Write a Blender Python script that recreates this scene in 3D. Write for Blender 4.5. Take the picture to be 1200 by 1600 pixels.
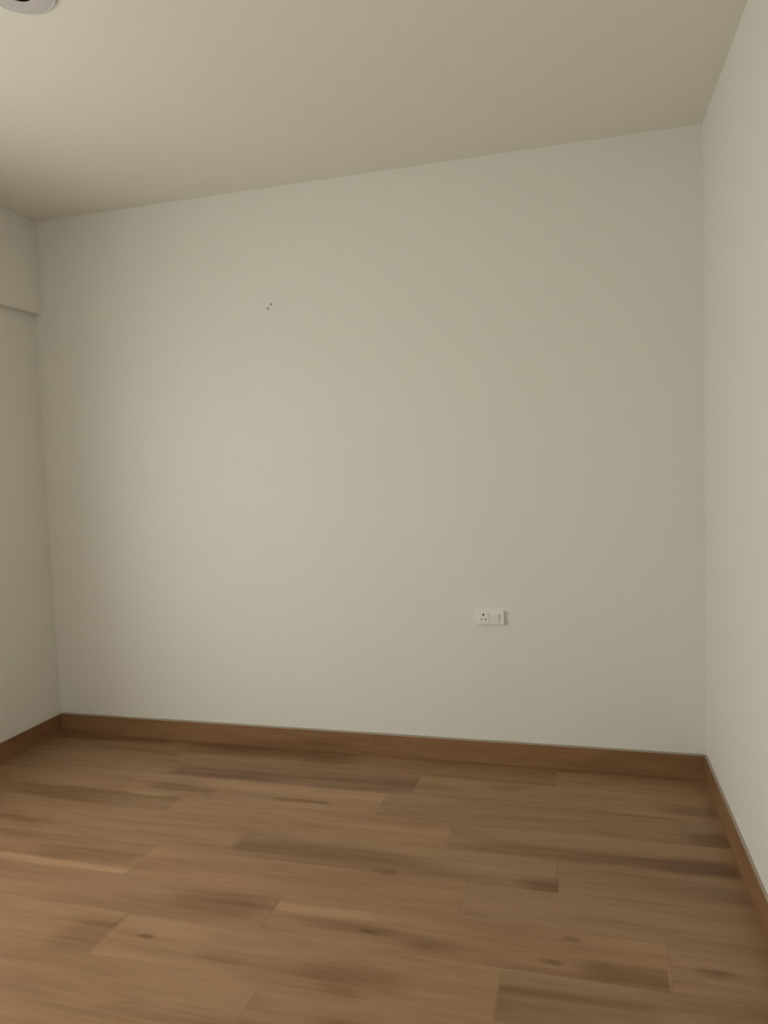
import bpy, bmesh, math, random
from mathutils import Matrix, Vector

for o in list(bpy.data.objects):
    bpy.data.objects.remove(o, do_unlink=True)
S = bpy.context.scene
C = S.collection

# ------------------------------------------------------------------ camera
# room frame: x along the back wall (0 = left corner), back wall at y = 0,
# camera at negative y, z up; metres
FPX = 1125.0
CAM = Vector((2.7334, -3.2271, 1.3757))
YAW, PITCH, ROLL = -0.2659, -0.0641, -0.0357
def cam_axes():
    cy, sy, cp, sp = math.cos(YAW), math.sin(YAW), math.cos(PITCH), math.sin(PITCH)
    cr, sr = math.cos(ROLL), math.sin(ROLL)
    f = Vector((sy*cp, cy*cp, sp)); r = Vector((cy, -sy, 0)); u = r.cross(f)
    return cr*r + sr*u, -sr*r + cr*u, f
cr_, cu_, cf_ = cam_axes()
cd = bpy.data.cameras.new('camera')
cd.sensor_fit = 'HORIZONTAL'; cd.sensor_width = 36.0; cd.lens = 36.0*FPX/1200.0
cd.clip_start = 0.02
cam = bpy.data.objects.new('camera', cd); C.objects.link(cam)
M3 = Matrix((cr_, cu_, -cf_)).transposed()
cam.matrix_world = Matrix.Translation(CAM) @ M3.to_4x4()
S.camera = cam

# ------------------------------------------------------------------ world (overcast day)
W = bpy.data.worlds.new('World'); S.world = W; W.use_nodes = True
wn = W.node_tree; wn.nodes.clear()
bg = wn.nodes.new('ShaderNodeBackground'); wo = wn.nodes.new('ShaderNodeOutputWorld')
tc = wn.nodes.new('ShaderNodeTexCoord'); sx = wn.nodes.new('ShaderNodeSeparateXYZ')
mr = wn.nodes.new('ShaderNodeMapRange'); mx = wn.nodes.new('ShaderNodeMix'); mx.data_type = 'RGBA'
mr.inputs['From Min'].default_value = -0.03; mr.inputs['From Max'].default_value = 0.03
wn.links.new(tc.outputs['Generated'], sx.inputs[0]); wn.links.new(sx.outputs['Z'], mr.inputs['Value'])
wn.links.new(mr.outputs[0], mx.inputs['Factor'])
mx.inputs['A'].default_value = (0.95, 0.925, 0.88, 1)     # bright paved ground outdoors
mx.inputs['B'].default_value = (1.08, 1.045, 0.995, 1)     # overcast sky
wn.links.new(mx.outputs['Result'], bg.inputs['Color'])
bg.inputs['Strength'].default_value = 4.45
wn.links.new(bg.outputs[0], wo.inputs[0])

S.view_settings.view_transform = 'Standard'
S.view_settings.look = 'None'
S.view_settings.gamma = 1.0
S.view_settings.use_curve_mapping = False
S.view_settings.exposure = 0.0

# ------------------------------------------------------------------ room size
RW, RH, RD = 3.236, 2.70, 4.30          # width, height, depth
TH = 0.15                               # wall thickness
BT, BH = 0.012, 0.100                   # baseboard thickness / height
BEAM_D, BEAM_Z = 0.046, 2.225           # beam on the left wall
TL = 0.09                               # the left wall is thinner
WIN = (-3.25, -1.00, 0.38, 2.15)        # wide window in the left wall, out of frame: y0,y1,z0,z1
WIN_ADDED = (0.80, 2.05, 0.85, 2.12)         # unseen smaller window, added behind the camera for front light: x0,x1,z0,z1
DOOR = (2.22, 3.12, 2.08)               # door in the wall behind the camera: x0,x1,height

def sky_portal(loc, rot, sx_, sy_):      # marks a window opening for sampling the daylight; gives no light of its own
    p = bpy.data.lights.new('window_portal', 'AREA'); p.shape = 'RECTANGLE'
    p.size = sx_; p.size_y = sy_; p.cycles.is_portal = True
    o = bpy.data.objects.new('window_portal', p); C.objects.link(o); o.location = loc; o.rotation_euler = rot
sky_portal((-TL-0.01, (WIN[0]+WIN[1])/2, (WIN[2]+WIN[3])/2), (0, -math.pi/2, 0), WIN[3]-WIN[2], WIN[1]-WIN[0])
sky_portal(((WIN_ADDED[0]+WIN_ADDED[1])/2, -RD-TH-0.01, (WIN_ADDED[2]+WIN_ADDED[3])/2), (math.pi/2, 0, 0), WIN_ADDED[1]-WIN_ADDED[0], WIN_ADDED[3]-WIN_ADDED[2])

# ------------------------------------------------------------------ materials
def new_mat(name):
    m = bpy.data.materials.new(name); m.use_nodes = True
    return m, m.node_tree, m.node_tree.nodes['Principled BSDF']
def L(nt, a, b): nt.links.new(a, b)
def math_node(nt, op, a, b=None, clamp=False):
    n = nt.nodes.new('ShaderNodeMath'); n.operation = op; n.use_clamp = clamp
    for i, v in enumerate((a, b)):
        if v is None: continue
        if isinstance(v, (int, float)): n.inputs[i].default_value = v
        else: L(nt, v, n.inputs[i])
    return n.outputs[0]
def noise(nt, vec, scale, detail=3, rough=0.55, dist=0.0):
    n = nt.nodes.new('ShaderNodeTexNoise'); L(nt, vec, n.inputs['Vector'])
    n.inputs['Scale'].default_value = scale; n.inputs['Detail'].default_value = detail
    n.inputs['Roughness'].default_value = rough; n.inputs['Distortion'].default_value = dist
    return n.outputs['Fac']

def paint(name, col, rough=0.75, relief=0.12):
    m, nt, b = new_mat(name)
    g = nt.nodes.new('ShaderNodeNewGeometry')
    n1 = noise(nt, g.outputs['Position'], 1.6, 3)
    mix = nt.nodes.new('ShaderNodeMix'); mix.data_type = 'RGBA'
    L(nt, n1, mix.inputs['Factor'])
    mix.inputs['A'].default_value = (*[c*0.985 for c in col], 1)
    mix.inputs['B'].default_value = (*[min(1, c*1.015) for c in col], 1)
    L(nt, mix.outputs['Result'], b.inputs['Base Color'])
    b.inputs['Roughness'].default_value = rough
    b.inputs['Specular IOR Level'].default_value = 0.25
    n2 = noise(nt, g.outputs['Position'], 160, 2)
    n3 = noise(nt, g.outputs['Position'], 5, 2)
    s = math_node(nt, 'ADD', n2, math_node(nt, 'MULTIPLY', n3, 2.5))
    bp = nt.nodes.new('ShaderNodeBump'); bp.inputs['Strength'].default_value = relief
    bp.inputs['Distance'].default_value = 0.004
    L(nt, s, bp.inputs['Height']); L(nt, bp.outputs[0], b.inputs['Normal'])
    return m
M_WALL = paint('wall_paint', (0.775, 0.76, 0.708))
M_CEIL = paint('ceiling_paint', (0.81, 0.78, 0.69), 0.85)

def plain(name, col, rough=0.4, metal=0.0, spec=0.5):
    m, nt, b = new_mat(name)
    tcn = nt.nodes.new('ShaderNodeTexCoord')
    n = noise(nt, tcn.outputs['Object'], 40, 2)
    mix = nt.nodes.new('ShaderNodeMix'); mix.data_type = 'RGBA'
    L(nt, n, mix.inputs['Factor'])
    mix.inputs['A'].default_value = (*[c*0.97 for c in col], 1)
    mix.inputs['B'].default_value = (*[min(1, c*1.03) for c in col], 1)
    L(nt, mix.outputs['Result'], b.inputs['Base Color'])
    b.inputs['Roughness'].default_value = rough; b.inputs['Metallic'].default_value = metal
    b.inputs['Specular IOR Level'].default_value = spec
    return m
M_PLASTIC = plain('white_plastic', (0.82, 0.815, 0.78), 0.35)
M_PLATE = plain('ceiling_plate_plastic', (0.60, 0.565, 0.555), 0.55)
M_BLACK = plain('black_hole', (0.004, 0.004, 0.004), 0.9, 0, 0.1)
M_PLUG = plain('dark_plug', (0.20, 0.185, 0.155), 0.8, 0, 0.2)
M_CAULK = plain('caulk', (0.34, 0.29, 0.22), 0.7)
M_ALU = plain('white_aluminium', (0.78, 0.78, 0.76), 0.35)
M_STEEL = plain('brushed_steel', (0.6, 0.6, 0.6), 0.3, 1.0)
M_DOOR = plain('door_laminate', (0.42, 0.28, 0.17), 0.45)
M_SUB = plain('subfloor', (0.10, 0.07, 0.045), 0.9)
def glass_mat():
    m = bpy.data.materials.new('window_glass'); m.use_nodes = True
    nt = m.node_tree; nt.nodes.clear()
    out = nt.nodes.new('ShaderNodeOutputMaterial'); mix = nt.nodes.new('ShaderNodeMixShader')
    t = nt.nodes.new('ShaderNodeBsdfTransparent'); g = nt.nodes.new('ShaderNodeBsdfGlossy')
    t.inputs[0].default_value = (0.94, 0.96, 0.95, 1); g.inputs['Roughness'].default_value = 0.02
    ge = nt.nodes.new('ShaderNodeNewGeometry')
    dt = nt.nodes.new('ShaderNodeVectorMath'); dt.operation = 'DOT_PRODUCT'
    L(nt, ge.outputs['Incoming'], dt.inputs[0]); L(nt, ge.outputs['Normal'], dt.inputs[1])
    c = math_node(nt, 'SUBTRACT', 1.0, math_node(nt, 'ABSOLUTE', dt.outputs['Value']))
    fr = math_node(nt, 'ADD', 0.035, math_node(nt, 'MULTIPLY', math_node(nt, 'POWER', c, 5.0), 0.965))   # Schlick, same from both sides
    L(nt, fr, mix.inputs[0]); L(nt, t.outputs[0], mix.inputs[1]); L(nt, g.outputs[0], mix.inputs[2])
    L(nt, mix.outputs[0], out.inputs[0])
    return m
M_GLASS = glass_mat()

# figure of the wood print and a dark band along the back wall, in floor metres: x0,x1,y0,y1, softness at x0,x1, softness in y, strength (- dark, + pale)
J2, J3, J4, J4b, J5, J6, J6b, J7, J7b, J1 = 1.93, 1.08, 1.475, 2.65, 1.195, 1.785, 2.94, 1.342, 2.505, 0.87
SH = 0.006
FIGURE = [
    (0.02, 0.80, -0.080, 0.02, .02, .15, .03, -.24),  # darker floor band along the back baseboard
    (0.70, 1.80, -0.138, 0.02, .15, .20, .04, -.24),  # same band, wider in the middle
    (1.75, 3.20, -0.045, 0.02, .20, .10, .03, -.12),  # same band, narrower and fainter to the right
    (0.45, J5, -1.151, -1.118, .25, SH, .012,  .34),
    (0.70, J5, -1.105, -1.030, .20, .05, .03, -.20),
    (0.10, J3, -0.700, -0.590, .30, SH, .03, -.20),
    (0.78, 1.04, -0.596, -0.572, .10, .06, .012, .24),
    (0.81, 1.22, -0.531, -0.474, .12, .15, .03, -.20),
    (1.12, 1.22, -0.545, -0.490, .05, .05, .03, -.16),
    (J1, 2.03, -0.385, -0.285, .05, .25, .04, -.22),
    (1.42, 1.74, -0.536, -0.508, .12, .05, .018, -.30),
    (1.00, J2, -0.470, -0.390, .20, SH, .03,  .18),
    (J4, 2.30, -0.957, -0.835, .03, .30, .04, -.22),
    (2.02, 2.13, -0.975, -0.935, .06, .04, .025, -.22),
    (2.15, 3.23, -0.768, -0.680, .35, .05, .045, -.22),
    (2.70, 3.23, -0.765, -0.700, .30, .02, .04, -.14),
    (2.48, J4b, -0.962, -0.880, .12, SH, .035, -.30),
    (2.05, J4b, -0.962, -0.915, .20, SH, .03, -.12),
    (1.13, J7, -1.533, -1.370, .12, SH, .05, -.20),
    (0.80, J7, -1.396, -1.345, .20, .02, .02,  .16),
    (J7, 1.72, -1.416, -1.355, .02, .20, .03,  .14),
    (1.415, 1.50, -1.442, -1.425, .04, .03, .016, -.42),
    (1.35, 1.45, -1.450, -1.400, .03, .06, .03, -.10),
    (1.36, 1.78, -1.290, -1.185, .15, .10, .05, -.18),
    (J6, 2.20, -1.228, -1.185, SH, .20, .018,  .24),
    (1.83, 2.26, -1.290, -1.245, .15, .12, .025, -.20),
    (2.06, 2.15, -1.282, -1.266, .04, .04, .014, -.34),
    (2.18, 2.45, -1.325, -1.262, .10, .15, .03, -.18),
    (1.60, 1.84, -1.490, -1.450, .09, .09, .035, -.14),
    (2.00, 2.20, -1.545, -1.495, .09, .09, .04, -.18),
    (1.90, 2.32, -1.510, -1.420, .12, .12, .05, -.15),
    (2.65, 2.73, -1.186, -1.168, .03, .03, .014, -.32),
    (2.59, 2.68, -1.300, -1.278, .04, .03, .014, -.30),
    (2.66, J6b, -1.338, -1.260, .12, SH, .035, -.28),
    (2.99, 3.14, -1.262, -1.222, .06, .06, .03, -.24),
    (J7b, 2.95, -1.533, -1.400, SH, .10, .04, -.14),
    (3.02, 3.23, -0.578, -0.470, .12, .02, .05, -.20),
    (2.95, 3.23, -0.363, -0.270, .15, .02, .05, -.20),
    (2.30, 2.52, -0.285, -0.225, .08, .08, .03, -.20),
    (1.80, 2.30, -0.345, -0.250, .20, .20, .05, -.16),
    (0.25, 0.70, -0.95, -0.86, .12, .15, .04, -.12),
    (2.00, 2.60, -1.72, -1.62, .15, .2, .04, -.18),
    (1.10, 1.70, -1.86, -1.78, .15, .2, .04, -.18),
]

def wood(name, figure, along='X', base=(0.318, 0.190, 0.105), rough=0.42):
    m, nt, b = new_mat(name)
    tcn = nt.nodes.new('ShaderNodeTexCoord'); oi = nt.nodes.new('ShaderNodeObjectInfo')
    off = nt.nodes.new('ShaderNodeVectorMath'); off.operation = 'ADD'
    rv = nt.nodes.new('ShaderNodeCombineXYZ')
    r50 = math_node(nt, 'MULTIPLY', oi.outputs['Random'], 50.0)
    L(nt, r50, rv.inputs[0]); L(nt, math_node(nt, 'MULTIPLY', oi.outputs['Random'], 31.0), rv.inputs[1])
    L(nt, tcn.outputs['Object'], off.inputs[0]); L(nt, rv.outputs[0], off.inputs[1])
    def stretched(k, t):
        mp = nt.nodes.new('ShaderNodeMapping'); L(nt, off.outputs[0], mp.inputs[0])
        mp.inputs['Scale'].default_value = (k, t, t) if along == 'X' else (t, k, t)
        return mp.outputs[0]
    n_big = noise(nt, stretched(1.3, 9.0), 1.0, 4, 0.55, 0.5)
    n_mid = noise(nt, stretched(2.5, 42.0), 1.0, 4, 0.6, 0.3)
    n_fin = noise(nt, stretched(9.0, 260.0), 1.0, 3, 0.6)
    def centred(n, k): return math_node(nt, 'MULTIPLY', math_node(nt, 'SUBTRACT', n, 0.5), k)
    v = math_node(nt, 'ADD', math_node(nt, 'ADD', centred(n_big, 0.66), centred(n_mid, 0.42)), centred(n_fin, 0.08))
    if figure:
        g = nt.nodes.new('ShaderNodeNewGeometry')
        wob = nt.nodes.new('ShaderNodeVectorMath'); wob.operation = 'ADD'
        mpw = nt.nodes.new('ShaderNodeMapping'); mpw.inputs['Scale'].default_value = (5, 9, 1)
        L(nt, g.outputs['Position'], mpw.inputs[0])
        nw = noise(nt, mpw.outputs[0], 1.0, 3, 0.6)
        cw = nt.nodes.new('ShaderNodeCombineXYZ')
        L(nt, centred(nw, 0.035), cw.inputs[1])
        L(nt, g.outputs['Position'], wob.inputs[0]); L(nt, cw.outputs[0], wob.inputs[1])
        sp = nt.nodes.new('ShaderNodeSeparateXYZ'); L(nt, wob.outputs[0], sp.inputs[0])
        def ramp(src, a, b_):
            n = nt.nodes.new('ShaderNodeMapRange'); n.interpolation_type = 'SMOOTHSTEP'
            L(nt, src, n.inputs['Value']); n.inputs['From Min'].default_value = a; n.inputs['From Max'].default_value = b_
            return n.outputs[0]
        tot = None
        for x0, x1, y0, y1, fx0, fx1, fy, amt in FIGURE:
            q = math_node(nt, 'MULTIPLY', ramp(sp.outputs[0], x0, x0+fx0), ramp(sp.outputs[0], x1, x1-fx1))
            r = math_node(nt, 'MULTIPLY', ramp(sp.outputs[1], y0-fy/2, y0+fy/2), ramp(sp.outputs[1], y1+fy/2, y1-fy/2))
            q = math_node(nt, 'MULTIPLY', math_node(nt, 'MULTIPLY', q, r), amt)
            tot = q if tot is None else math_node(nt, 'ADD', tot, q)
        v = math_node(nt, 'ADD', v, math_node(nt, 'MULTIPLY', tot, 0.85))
    cr = nt.nodes.new('ShaderNodeValToRGB')
    L(nt, math_node(nt, 'ADD', v, 0.5, True), cr.inputs[0])
    e = cr.color_ramp.elements
    e[0].position = 0.0; e[0].color = (base[0]*0.40, base[1]*0.32, base[2]*0.26, 1)
    e[1].position = 1.0; e[1].color = (base[0]*1.55, base[1]*1.62, base[2]*1.68, 1)
    k = e.new(0.5); k.color = (*base, 1)
    k = e.new(0.28); k.color = (base[0]*0.70, base[1]*0.64, base[2]*0.58, 1)
    ml = nt.nodes.new('ShaderNodeMix'); ml.data_type = 'RGBA'; ml.blend_type = 'MULTIPLY'
    ml.inputs['Factor'].default_value = 1.0
    L(nt, cr.outputs[0], ml.inputs['A']); L(nt, oi.outputs['Color'], ml.inputs['B'])
    L(nt, ml.outputs['Result'], b.inputs['Base Color'])
    b.inputs['Roughness'].default_value = rough
    b.inputs['Specular IOR Level'].default_value = 0.35
    bp = nt.nodes.new('ShaderNodeBump'); bp.inputs['Strength'].default_value = 0.12; bp.inputs['Distance'].default_value = 0.001
    L(nt, n_mid, bp.inputs['Height']); L(nt, bp.outputs[0], b.inputs['Normal'])
    return m
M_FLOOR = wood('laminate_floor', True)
M_SKIRT_X = wood('skirting_wood_x', False, 'X', (0.255, 0.138, 0.066), 0.5)
M_SKIRT_Y = wood('skirting_wood_y', False, 'Y', (0.255, 0.138, 0.066), 0.5)

# ------------------------------------------------------------------ mesh helpers
def add_box(bm, x0, x1, y0, y1, z0, z1):
    vs = [bm.verts.new(p) for p in ((x0,y0,z0),(x1,y0,z0),(x1,y1,z0),(x0,y1,z0),(x0,y0,z1),(x1,y0,z1),(x1,y1,z1),(x0,y1,z1))]
    for f in ((0,3,2,1),(4,5,6,7),(0,1,5,4),(1,2,6,5),(2,3,7,6),(3,0,4,7)):
        bm.faces.new([vs[i] for i in f])
    return vs
def to_obj(name, bm, mat, parent=None, loc=None, smooth=False):
    bmesh.ops.recalc_face_normals(bm, faces=bm.faces[:])
    me = bpy.data.meshes.new(name); bm.to_mesh(me); bm.free()
    me.materials.append(mat)
    if smooth:
        for p in me.polygons: p.use_smooth = True
    o = bpy.data.objects.new(name, me); C.objects.link(o)
    if loc is not None: o.location = loc
    if parent is not None: o.parent = parent
    return o
def box_obj(name, b, mat, parent=None, bevel=0.0, seg=2):
    """box given in the parent's frame; origin at the box centre"""
    x0, x1, y0, y1, z0, z1 = b
    c = ((x0+x1)/2, (y0+y1)/2, (z0+z1)/2)
    bm = bmesh.new(); add_box(bm, x0-c[0], x1-c[0], y0-c[1], y1-c[1], z0-c[2], z1-c[2])
    if bevel: bmesh.ops.bevel(bm, geom=bm.edges[:], offset=bevel, segments=seg, affect='EDGES', profile=0.7)
    return to_obj(name, bm, mat, parent, c)
def empty(name, loc=(0,0,0)):
    o = bpy.data.objects.new(name, None); o.location = loc; o.empty_display_size = 0.1; C.objects.link(o); return o
def structure(o, label=None, cat=None):
    o['kind'] = 'structure'
    if label: o['label'] = label
    if cat: o['category'] = cat
    return o
def tag(o, label, cat, group=None):
    o['label'] = label; o['category'] = cat
    if group: o['group'] = group
    return o
def lathe(bm, prof, n=48, axis='Z'):
    """revolve (r, h) points about an axis; ends at r = 0 are closed"""
    rings = []
    for r, h in prof:
        if r < 1e-6:
            rings.append([bm.verts.new((0,0,h) if axis == 'Z' else (0,h,0))])
        else:
            rings.append([bm.verts.new((r*math.cos(2*math.pi*i/n), r*math.sin(2*math.pi*i/n), h) if axis == 'Z'
                          else (r*math.cos(2*math.pi*i/n), h, r*math.sin(2*math.pi*i/n))) for i in range(n)])
    for a, b in zip(rings, rings[1:]):
        for i in range(n):
            j = (i+1) % n
            if len(a) == 1 and len(b) == 1: continue
            if len(a) == 1: bm.faces.new((a[0], b[i], b[j]))
            elif len(b) == 1: bm.faces.new((a[i], b[0], a[j]))
            else: bm.faces.new((a[i], b[i], b[j], a[j]))

# ------------------------------------------------------------------ shell
def shell(name, boxes, mat, label, cat):
    bm = bmesh.new()
    for b in boxes: add_box(bm, *b)
    return structure(to_obj(name, bm, mat), label, cat)
shell('wall_back', [(-TH, RW+TH, 0, TH, -0.05, RH)], M_WALL, 'plain off-white painted wall with the power socket', 'wall')
shell('wall_right', [(RW, RW+TH, -RD, 0, -0.05, RH)], M_WALL, 'bright off-white side wall without a beam', 'wall')
wy0, wy1, z0, z1 = WIN
shell('wall_left', [(-TL, 0, wy1, 0, -0.05, RH), (-TL, 0, -RD, wy0, -0.05, RH),
                    (-TL, 0, wy0, wy1, -0.05, z0), (-TL, 0, wy0, wy1, z1, RH)], M_WALL,
      'shaded off-white side wall under a shallow beam', 'wall')
dx0, dx1, dh = DOOR
fy0, fy1 = -RD-TH, -RD
ux0, ux1, uz0, uz1 = WIN_ADDED
shell('wall_front', [(-TH, ux0, fy0, fy1, -0.05, RH), (ux1, dx0, fy0, fy1, -0.05, RH), (dx1, RW+TH, fy0, fy1, -0.05, RH),
                     (ux0, ux1, fy0, fy1, -0.05, uz0), (ux0, ux1, fy0, fy1, uz1, RH), (dx0, dx1, fy0, fy1, dh, RH)], M_WALL,
      'off-white wall with the room door', 'wall')
shell('ceiling', [(-TH, RW+TH, -RD-TH, TH, RH, RH+0.12)], M_CEIL, 'flat cream-white painted ceiling', 'ceiling')
structure(box_obj('trim_1', (0, BEAM_D, -RD, 0, BEAM_Z, RH), M_WALL, None, 0.004, 2),
          'shallow painted beam along the top of the shaded side wall', 'beam')

# ------------------------------------------------------------------ floor of laminate planks
PT, PITCH_Y, PLEN = 0.008, 0.191, 1.163
floor = shell('floor', [(-TH, RW+TH, -RD-TH, TH, -0.12, -PT)], M_SUB, 'brown wood laminate plank floor', 'floor')
GAP = 0.00015
plank_meshes = {}
def plank_mesh(lx, ly):
    key = (round(lx, 4), round(ly, 4))
    if key not in plank_meshes:
        bm = bmesh.new()
        hx, hy, c = lx/2-GAP, ly/2-GAP, 0.0005
        # body, then a small V-groove chamfer round the top
        lo = [bm.verts.new((sx_*hx, sy_*hy, -PT)) for sx_, sy_ in ((-1,-1),(1,-1),(1,1),(-1,1))]
        md = [bm.verts.new((sx_*hx, sy_*hy, -c*0.5)) for sx_, sy_ in ((-1,-1),(1,-1),(1,1),(-1,1))]
        hi = [bm.verts.new((sx_*(hx-c), sy_*(hy-c), 0)) for sx_, sy_ in ((-1,-1),(1,-1),(1,1),(-1,1))]
        bm.faces.new(lo[::-1]); bm.faces.new(hi)
        for i in range(4):
            j = (i+1) % 4
            bm.faces.new((lo[i], lo[j], md[j], md[i])); bm.faces.new((md[i], md[j], hi[j], hi[i]))
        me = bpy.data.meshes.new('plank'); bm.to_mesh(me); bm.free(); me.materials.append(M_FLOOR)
        plank_meshes[key] = me
    return plank_meshes[key]
rnd = random.Random(11)
SEAM0 = -0.387 + 2*PITCH_Y - 0.0    # first seam lines run ... -0.196, -0.387, -0.578 ...
row_joint = {0: 1.45, 1: J1, 2: J2, 3: J3, 4: J4, 5: J5, 6: J6, 7: J7, 8: 0.72, 9: 1.58, 10: 1.02}
tone = {(1, 1): (.88, .86, .83), (2, 0): (1.06, 1.05, 1.03), (2, 1): (.93, .91, .90), (3, 1): (1.08, 1.05, 1.0), (3, 0): (1.0, 1.0, .97),
        (4, 0): (1.02, 1.0, .96), (4, 1): (.97, .96, .92), (5, 0): (1.02, .99, .97), (5, 1): (1.05, 1.0, .97), (6, 0): (1.0, .97, .96),
        (6, 1): (1.03, 1.01, .98), (7, 0): (1.02, 1.0, .98), (7, 1): (1.05, 1.03, 1.0), (8, 0): (1.06, 1.06, 1.0), (8, 1): (1.03, 1.02, .99), (9, 0): (1.06, 1.07, 1.02), (9, 1): (1.06, 1.06, 1.0), (10, 0): (1.06, 1.06, 1.0), (0, 0): (.95, .95, .93), (0, 1): (.9, .88, .85)}
k = 0
while True:
    ya = min(0.0, 0.0 if k == 0 else -0.196 - (k-1)*PITCH_Y)
    yb = -0.196 - k*PITCH_Y
    if ya <= -RD + 0.01: break
    yb = max(yb, -RD)
    j = row_joint.get(k, rnd.uniform(0, PLEN))
    while j > 0: j -= PLEN
    xs = [0.0]; jj = j
    while True:
        jj += PLEN
        if jj >= RW - 0.02: break
        if jj > 0.02: xs.append(jj)
    xs.append(RW)
    first_main = row_joint.get(k, 0)
    for a, b in zip(xs, xs[1:]):
        o = bpy.data.objects.new('plank', plank_mesh(b-a, ya-yb)); C.objects.link(o)
        o.parent = floor; o.location = ((a+b)/2, (ya+yb)/2, 0)
        t = tone.get((k, 0 if b <= first_main+0.01 else (1 if a < first_main+0.01 else 2)))
        if t is None:
            q = rnd.uniform(.92, 1.06); t = (q, q*rnd.uniform(.975, 1.01), q*rnd.uniform(.94, 1.02))
        o.color = (*t, 1)
    k += 1

# ------------------------------------------------------------------ baseboards: boards + painted caulk bead on top
def skirting(name, runs, along, label):
    root = structure(empty(name), label, 'baseboard')
    for (a, b, p0, p1) in runs:                       # a..b along the wall, p0 = wall plane, p1 = room side
        lo, hi = min(p0, p1), max(p0, p1)
        box = (a, b, lo, hi, 0.0, BH) if along == 'X' else (lo, hi, a, b, 0.0, BH)
        o = box_obj('skirting_board', box, M_SKIRT_X if along == 'X' else M_SKIRT_Y, root, 0.0006, 1)
        q = rnd.uniform(.93, 1.07); o.color = (q, q*.98, q*.96, 1)
    a, b = min(r[0] for r in runs), max(r[1] for r in runs)
    return root, a, b
def bead(root, a, b, p0, p1, along):
    bm = bmesh.new(); n = 24; pr = []
    s = 1 if p1 > p0 else -1
    rr = random.Random(3)
    for i in range(n+1):
        t = a + (b-a)*i/n; h = 0.0055 + rr.uniform(-.0012, .0012); w = 0.0085 + rr.uniform(-.001, .001)
        tri = ((p0, BH), (p0+s*w, BH), (p0, BH+h))
        pr.append([bm.verts.new((t, p, z) if along == 'X' else (p, t, z)) for p, z in tri])
    for u, v in zip(pr, pr[1:]):
        for i in range(3):
            j = (i+1) % 3; bm.faces.new((u[i], u[j], v[j], v[i]))
    bm.faces.new(pr[0]); bm.faces.new(pr[-1])
    o = to_obj('caulk_bead', bm, M_CAULK, root); o['label'] = 'thin grey line of caulk'
r, a, b = skirting('baseboard_back', [(0.0, 1.768, 0, -BT), (1.7682, RW, 0, -BT)], 'X', 'wooden baseboard below the power socket')
bead(r, BT, RW-BT, 0, -BT, 'X')
r, a, b = skirting('baseboard_left', [(-RD+BT, -2.43, 0, BT), (-2.4294, -BT, 0, BT)], 'Y', 'wooden baseboard of the shaded wall with the beam')
r, a, b = skirting('baseboard_right', [(-RD+BT, -1.84, RW, RW-BT), (-1.8394, -BT, RW, RW-BT)], 'Y', 'wooden baseboard of the bright wall')
bead(r, -RD+BT, -BT, RW, RW-BT, 'Y')
r, a, b = skirting('baseboard_front', [(0.0, dx0-0.06, -RD, -RD+BT), (dx1+0.06, RW, -RD, -RD+BT)], 'X', 'wooden baseboard beside the room door')

# ------------------------------------------------------------------ windows (left wall beside the camera; one added behind it)
def sliding_window(name, loc, hw, wh, rz, label):
    root = structure(empty(name, loc), label, 'window'); root.rotation_euler = (0, 0, rz)
    def wbox(n, b, mat, par=root, bev=0.003): return box_obj(n, b, mat, par, bev, 1)
    wbox('frame', (-hw, -hw+.035, -.04, .04, 0, wh), M_ALU); wbox('frame', (hw-.035, hw, -.04, .04, 0, wh), M_ALU)
    wbox('frame', (-hw+.035, hw-.035, -.04, .04, 0, .035), M_ALU); wbox('frame', (-hw+.035, hw-.035, -.04, .04, wh-.035, wh), M_ALU)
    for s, yo in ((-1, -.017), (1, .017)):
        xa, xb = (-hw+.035, .02) if s < 0 else (-.02, hw-.035)
        sash = empty('sash', (0, yo, 0)); sash.parent = root
        for bb in ((xa, xa+.04, -.014, .014, .035, wh-.035), (xb-.04, xb, -.014, .014, .035, wh-.035),
                   (xa+.04, xb-.04, -.014, .014, .035, .075), (xa+.04, xb-.04, -.014, .014, wh-.075, wh-.035)):
            wbox('sash_rail', bb, M_ALU, sash)
        wbox('pane', (xa+.04, xb-.04, -.002, .002, .075, wh-.075), M_GLASS, sash, 0)
        hx = xa+.02 if s < 0 else xb-.02
        wbox('handle', (hx-.01, hx+.01, .0145, .03, wh/2-.06, wh/2+.06), M_STEEL, sash)
sliding_window('window_1', (-TL/2, (wy0+wy1)/2, z0), (wy1-wy0)/2, z1-z0, -math.pi/2, 'wide white aluminium sliding window with two panes')
sliding_window('window_added', ((ux0+ux1)/2, -RD-TH/2, uz0), (ux1-ux0)/2, uz1-uz0, 0, 'small white aluminium sliding window added beside the door for front light')
structure(box_obj('trim_2', (-.004, .03, wy0-.03, wy1+.03, z0-.025, z0), M_ALU, None, 0.004, 2), 'white sill board under the wide window', 'window sill')
structure(box_obj('trim_3', (ux0-.03, ux1+.03, -RD-.03, -RD+.03, uz0-.025, uz0), M_ALU, None, 0.004, 2), 'white sill board under the added small window', 'window sill')

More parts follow.
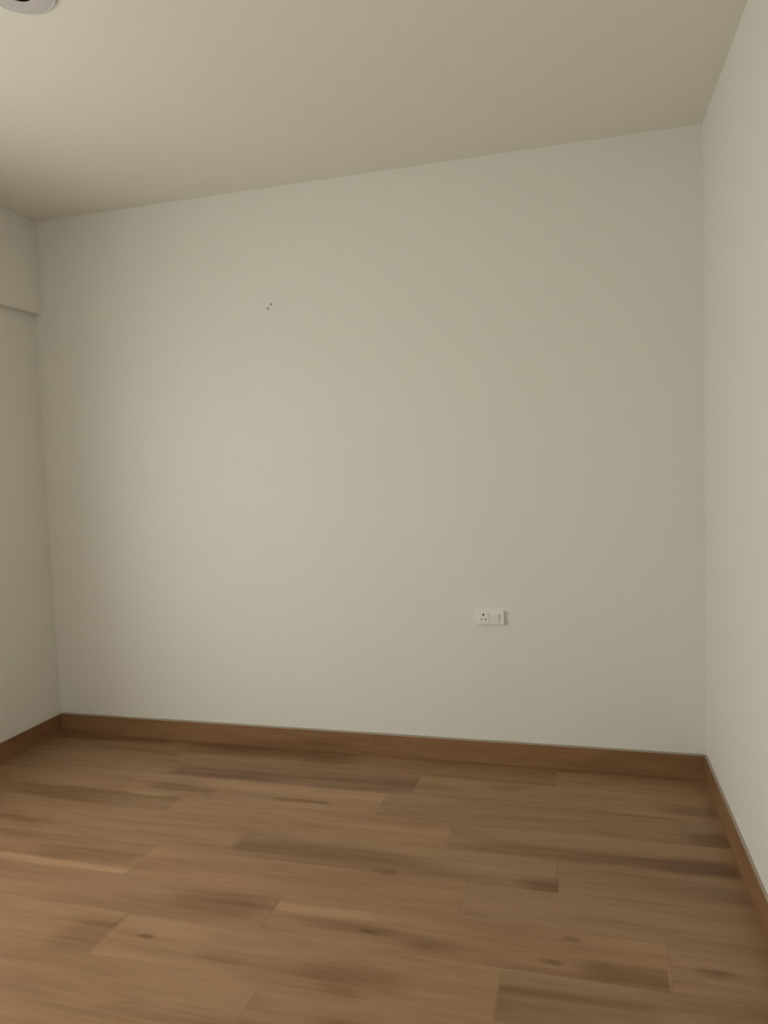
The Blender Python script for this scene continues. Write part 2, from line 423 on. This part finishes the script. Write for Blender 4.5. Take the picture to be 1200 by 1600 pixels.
# ------------------------------------------------------------------ door (behind the camera)
droot = structure(empty('door_1', ((dx0+dx1)/2, -RD, 0)), 'brown laminate door in a plain frame', 'door')
dw = (dx1-dx0)/2
box_obj('door_leaf', (-dw+.042, dw-.042, -.075, -.04, -.006, dh-.042), M_DOOR, droot, .002, 1)
box_obj('frame', (-dw-.05, -dw+.04, -.10, .012, 0, dh+.05), M_DOOR, droot, .003, 1)
box_obj('frame', (dw-.04, dw+.05, -.10, .012, 0, dh+.05), M_DOOR, droot, .003, 1)
box_obj('frame', (-dw+.04, dw-.04, -.10, .012, dh-.04, dh+.05), M_DOOR, droot, .003, 1)
hb = empty('handle', (dw-.11, -.04, 1.0)); hb.parent = droot
box_obj('handle_plate', (-.02, .02, 0, .006, -.11, .11), M_STEEL, hb, .004, 2)
box_obj('lever', (-.12, .012, .035, .05, .03, .05), M_STEEL, hb, .005, 2)
box_obj('lever_neck', (-.008, .008, .006, .036, .032, .048), M_STEEL, hb, .003, 2)

# ------------------------------------------------------------------ power socket with rocker switch, on the back wall
SKX, SKZ = 2.333, 0.675
sk = tag(empty('power_socket', (SKX, 0, SKZ)), 'white plastic power socket plate with a rocker switch', 'power socket')
PW, PH, PD = 0.131, 0.063, 0.014
def rounded_plate(name, w, h, y_back, y_front, r, mat, par, cx=0, cz=0, edge=0.002):
    """plate in the xz plane, facing -y, with rounded corners and a softened front rim"""
    bm = bmesh.new(); n = 6
    def ring(w_, h_, r_, y):
        out = []
        for sx_, sz_, a0 in ((1,1,0),(-1,1,90),(-1,-1,180),(1,-1,270)):
            for i in range(n+1):
                a = math.radians(a0+90*i/n)
                out.append(bm.verts.new((cx+sx_*(w_/2-r_)+r_*math.cos(a), y, cz+sz_*(h_/2-r_)+r_*math.sin(a))))
        return out
    rs = [ring(w, h, r, y_back), ring(w, h, r, y_front+edge), ring(w-edge*.6, h-edge*.6, r-edge*.3, y_front+edge*.3), ring(w-edge*2, h-edge*2, max(r-edge, .0005), y_front)]
    for a, b in zip(rs, rs[1:]):
        for i in range(len(a)):
            j = (i+1) % len(a); bm.faces.new((a[i], a[j], b[j], b[i]))
    bm.faces.new(rs[0]); bm.faces.new(rs[-1])
    return to_obj(name, bm, mat, par)
rounded_plate('cover_plate', PW, PH, 0, -PD, 0.006, M_PLASTIC, sk, edge=0.003)
fr = rounded_plate('socket_module', 0.046, 0.046, -PD+.001, -PD-.003, 0.002, M_PLASTIC, sk, cx=-0.0255, edge=0.001)
for px, pz, pr_ in ((-.0270, .0145, .0042), (-.0360, -.0065, .0031), (-.0170, -.0070, .0031)):
    bm = bmesh.new()
    # sleeve of the pin hole: a shallow collar with a dark bore
    lathe(bm, [(pr_, .004), (pr_, -.0004), (pr_*.92, -.0006), (0, -.0006)], 20, 'Y')
    h = to_obj('pin_hole', bm, M_BLACK, fr, (px, -PD-.003, pz)); h['label'] = 'black pin hole'
sw = rounded_plate('switch_module', 0.046, 0.046, -PD+.001, -PD-.002, 0.002, M_PLASTIC, sk, cx=0.0235, edge=0.001)
bm = bmesh.new()
vs = add_box(bm, .0035, .0435, -PD-.0065, -PD-.001, -.0195, .0195)
for v in vs:
    if v.co.y < -PD-.004 and v.co.z < 0: v.co.y = -PD-.0028      # rocker tilted: upper half stands proud
bmesh.ops.bevel(bm, geom=bm.edges[:], offset=.0012, segments=2, affect='EDGES')
to_obj('rocker', bm, M_PLASTIC, sw)

# ------------------------------------------------------------------ two small plugs left in the back wall
for x, z, lab in ((1.335, 2.160, 'tiny dark plug in the bare wall, higher of a close pair'),
                  (1.318, 2.142, 'tiny dark plug in the bare wall, lower of a close pair')):
    p = tag(empty('wall_plug', (x, 0, z)), lab, 'wall plug')
    bm = bmesh.new(); lathe(bm, [(.0045, .02), (.0050, 0), (.0056, -.0012), (.0046, -.0018), (.0030, -.0012), (.0026, .004), (0, .004)], 20, 'Y')
    to_obj('plug_collar', bm, M_PLUG, p, smooth=True)
    bm = bmesh.new(); lathe(bm, [(.0024, .0038), (.0024, .0022), (.0010, .0016), (0, .0016)], 16, 'Y')
    to_obj('plug_core', bm, M_BLACK, p)

# ------------------------------------------------------------------ round plate on the ceiling
CPX, CPY = 1.286, -1.500
cp = tag(empty('ceiling_plate', (CPX, CPY, RH)), 'round pale grey plate with a black central hole on the ceiling', 'ceiling plate')
bm = bmesh.new()
lathe(bm, [(.094, 0), (.094, -.005), (.0930, -.0072), (.0905, -.0082), (.0870, -.0080), (.0855, -.0070), (.0838, -.0074),
           (.070, -.0086), (.052, -.0095), (.040, -.0098), (.0360, -.0096), (.0345, -.0085), (.0340, -.001)], 64)
to_obj('cover', bm, M_PLATE, cp, smooth=True)
bm = bmesh.new()
lathe(bm, [(.0339, -.0080), (.0334, -.003), (.010, -.0015), (0, -.0015)], 40)
to_obj('hole_lining', bm, M_BLACK, cp, smooth=True)
